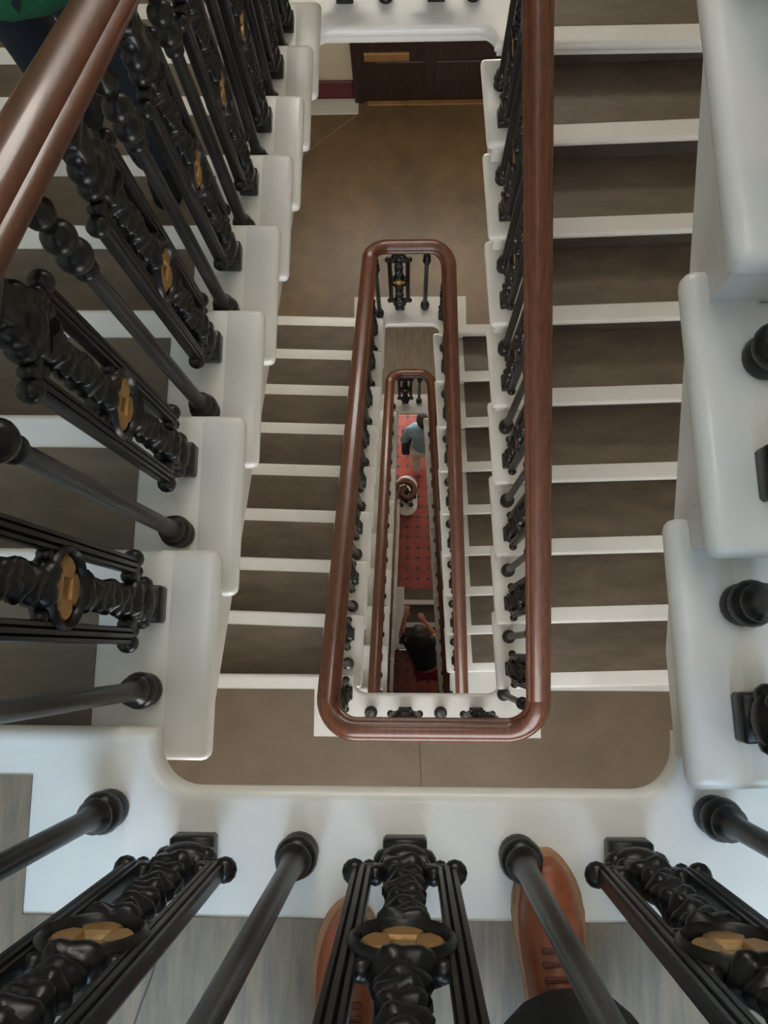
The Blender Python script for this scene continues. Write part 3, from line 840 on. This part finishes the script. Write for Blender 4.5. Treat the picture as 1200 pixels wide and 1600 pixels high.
def figure(loc, rz, label, pose, top, bottom, shoe_m, hair=True, sleeves='long', laces=False, skirt=False, hemr=0.068, hemz=-0.03, shoe_len=0.27):
    """pose: joint positions in the person's frame (facing local +y)"""
    P = empty('person', loc, label, 'person', rz=rz)
    g = lambda k: Vector(pose[k])
    J, E = {}, []
    J['pelvis'] = (g('pelvis'), (0.14, 0.10)); J['spine'] = ((g('pelvis') * 0.5 + g('chest') * 0.5), (0.125, 0.09)); J['chest'] = (g('chest'), (0.135, 0.10))
    E += [('pelvis', 'spine'), ('spine', 'chest')]
    b, l, s_ = head(J, E, g('neck'), pose.get('look', (0, 1, 0)))
    for s in 'lr':
        J['sh' + s] = (g('sh' + s), 0.058); J['el' + s] = (g('el' + s), 0.040); J['wr' + s] = (g('wr' + s), 0.027)
        E += [('chest', 'sh' + s), ('sh' + s, 'el' + s), ('el' + s, 'wr' + s)]
        hand(J, E, 'wr' + s, g('wr' + s) - g('el' + s), 1 if s == 'r' else -1, s)
        J['hip' + s] = (g('hip' + s), 0.088); J['kn' + s] = (g('kn' + s), 0.058); J['an' + s] = (g('an' + s), 0.038)
        E += [('pelvis', 'hip' + s), ('hip' + s, 'kn' + s), ('kn' + s, 'an' + s)]
    skinned('body', J, E, 'skin', P, 'pelvis')
    # top
    JT = {'hem': (g('pelvis') + Vector((0, 0, hemz)), (0.175, 0.130) if hemz > -0.1 else (0.27, 0.22)), 'waist': (g('pelvis') * 0.5 + g('chest') * 0.5, (0.16, 0.120)), 'chest': (g('chest'), (0.17, 0.125)), 'collar': (g('neck') * 0.8 + g('chest') * 0.2, 0.075)}
    ET = [('hem', 'waist'), ('waist', 'chest'), ('chest', 'collar')]
    for s in 'lr':
        JT['sh' + s] = (g('sh' + s), 0.078); ET.append(('chest', 'sh' + s))
        if sleeves == 'long':
            JT['el' + s] = (g('el' + s), 0.058); JT['wr' + s] = (g('wr' + s) * 0.96 + g('el' + s) * 0.04, 0.040)
            ET += [('sh' + s, 'el' + s), ('el' + s, 'wr' + s)]
        else:
            JT['el' + s] = (g('sh' + s) * 0.5 + g('el' + s) * 0.5, 0.062); ET.append(('sh' + s, 'el' + s))
    skinned('top', JT, ET, top, P, 'waist')
    # trousers or skirt
    JB = {'pelvis': (g('pelvis') + Vector((0, 0, -0.02)), (0.155, 0.115))}; EB = []
    for s in 'lr':
        JB['hip' + s] = (g('hip' + s), 0.102)
        EB.append(('pelvis', 'hip' + s))
        JB['kn' + s] = (g('kn' + s), 0.078); EB.append(('hip' + s, 'kn' + s))
        if not skirt:
            JB['an' + s] = (g('an' + s) + Vector((0, 0, -0.03 if hemr > 0.08 else -0.015)), hemr); EB.append(('kn' + s, 'an' + s))
    skinned('skirt' if skirt else 'trousers', JB, EB, bottom, P, 'pelvis')
    for s in 'lr':
        a = g('an' + s)
        zf = pose.get('floor' + s, 0.0)
        tr = pose.get('toe' + s, 0.0)
        hx = Vector((0, -0.075, 0)); hx.rotate(Matrix.Rotation(tr, 3, 'Z'))
        shoe(P, (a.x + hx.x, a.y + hx.y, zf), tr, shoe_m, shoe_len, 0.105, laces)
    if hair:
        bm = bmesh.new()
        ball(bm, b + Vector((0, 0, 0.165)) - l * 0.015, 0.118, 0.92, 1.05, 0.92, 18, 12)
        if hair == 'long': ball(bm, b + Vector((0, 0, 0.10)) - l * 0.06, 0.15, 1.0, 0.85, 1.1, 14, 10)
        ht = smooth(obj('hair', bm, 'hair', P), 180)
    for s in (-1, 1):
        bm = bmesh.new(); ball(bm, b + Vector((0, 0, 0.135)) + l * 0.088 + s_ * s * 0.032, 0.012); smooth(obj('eye', bm, 'eye', P), 180)
    return P

def stand(**kw):
    p = dict(pelvis=(0, 0, 0.95), chest=(0, 0.01, 1.32), neck=(0, 0.02, 1.45), shl=(-0.17, 0, 1.38), shr=(0.17, 0, 1.38), ell=(-0.23, -0.03, 1.10), elr=(0.23, -0.03, 1.10),
             wrl=(-0.24, 0.06, 0.86), wrr=(0.24, 0.06, 0.86), hipl=(-0.09, 0, 0.88), hipr=(0.09, 0, 0.88), knl=(-0.10, 0.03, 0.48), knr=(0.10, 0.03, 0.48), anl=(-0.10, -0.01, 0.09), anr=(0.10, -0.01, 0.09))
    p.update(kw); return p

# the photographer, leaning over the rail (only the shoes and trouser hems are in view)
figure((0.064, -0.66, 0), 0, 'photographer in tan leather shoes and black trousers standing at the balustrade',
    stand(pelvis=(0, -0.16, 0.96), chest=(0, -0.08, 1.34), neck=(0, -0.02, 1.47), shl=(-0.18, -0.08, 1.40), shr=(0.18, -0.08, 1.40),
          ell=(-0.22, 0.14, 1.30), elr=(0.20, 0.14, 1.30), wrl=(-0.14, 0.36, 1.37), wrr=(0.06, 0.36, 1.37),
          hipl=(-0.10, -0.16, 0.89), hipr=(0.10, -0.16, 0.89), knl=(-0.155, -0.02, 0.50), knr=(0.15, 0.03, 0.50), anl=(-0.157, 0.070, 0.10), anr=(0.150, 0.145, 0.10), toel=-0.02, toer=0.06, look=(0, 0.8, -0.6)),
    'navy', 'blackcloth', 'tan', hair=True, laces=True, shoe_len=0.295, hemr=0.135)

# the person coming down the top flight
figure((-0.82, 1.40, ZL(0) - 5 * RI), 0.0, 'person in a green jacket and dark trousers walking down the top flight',
    stand(anl=(-0.17, 0.17, -0.07), knl=(-0.13, 0.12, 0.36), hipl=(-0.10, 0.01, 0.82), hipr=(0.09, -0.01, 0.82), pelvis=(0, 0, 0.89), anr=(0.14, -0.11, 0.09), knr=(0.11, 0.02, 0.46), floorl=-0.16),
    'green', 'navy', 'blackcloth', hair=True, hemz=-0.31)

# ground floor: person in a pale blue shirt
p1 = figure((0.19, 2.62, ZG), 0.0, 'person in a pale blue shirt and off-white trousers on the red tiles',
    stand(pelvis=(0, -0.02, 0.93), chest=(0, 0.10, 1.27), neck=(0, 0.18, 1.39), shl=(-0.18, 0.10, 1.33), shr=(0.18, 0.10, 1.33), ell=(-0.27, 0.03, 1.07), elr=(0.27, 0.03, 1.07), wrl=(-0.22, 0.20, 0.90), wrr=(0.22, 0.2, 0.90),
          anl=(-0.09, -0.14, 0.09), anr=(0.09, 0.10, 0.09), look=(0, 1, -0.3)),
    'blueshirt', 'offwhite', 'pinkshoe', hair=True)
# dark shoulder bag at that person's side
bg = empty('shoulder_bag', (-0.03, 2.70, ZG + 0.78), 'dark shoulder bag hanging beside the pale blue shirt', 'bag')
bm = bmesh.new(); box(bm, -0.075, 0.055, -0.15, 0.15, -0.12, 0.14, 0.03, 3); smooth(obj('bag_body', bm, 'navy', bg), 60)
bm = bmesh.new(); sweep(bm, [(0.0, -0.11, 0.12), (0.04, -0.06, 0.36), (0.08, 0.0, 0.60), (0.05, 0.06, 0.40), (0.0, 0.11, 0.12)], [(-0.02, 0), (0.02, 0), (0.02, 0.006), (-0.02, 0.006)]); obj('strap', bm, 'navy', bg)

# on the entrance steps: person with dark hair, bare arms and magenta skirt, holding a phone
p2 = figure((0.11, 0.13, ZG - 2 * RI), 0.0, 'dark-haired person with bare arms and a magenta skirt on the entrance steps',
    stand(pelvis=(0.13, -0.36, 0.84), chest=(0.0, -0.02, 1.18), neck=(0, 0.07, 1.30), shl=(-0.17, 0.0, 1.23), shr=(0.17, -0.02, 1.23), ell=(-0.22, 0.03, 0.98), elr=(0.21, 0.05, 1.02), wrl=(-0.17, 0.27, 1.12), wrr=(0.10, 0.20, 1.15), hipl=(0.04, -0.37, 0.78), hipr=(0.22, -0.37, 0.78), knl=(-0.08, -0.08, 0.45), knr=(0.14, -0.08, 0.45), anl=(-0.09, -0.06, 0.09), anr=(0.11, -0.06, 0.09), look=(0, 1, -0.5)),
    'navy', 'magenta', 'blackcloth', hair='long', sleeves='short', skirt=True, hemz=0.06)
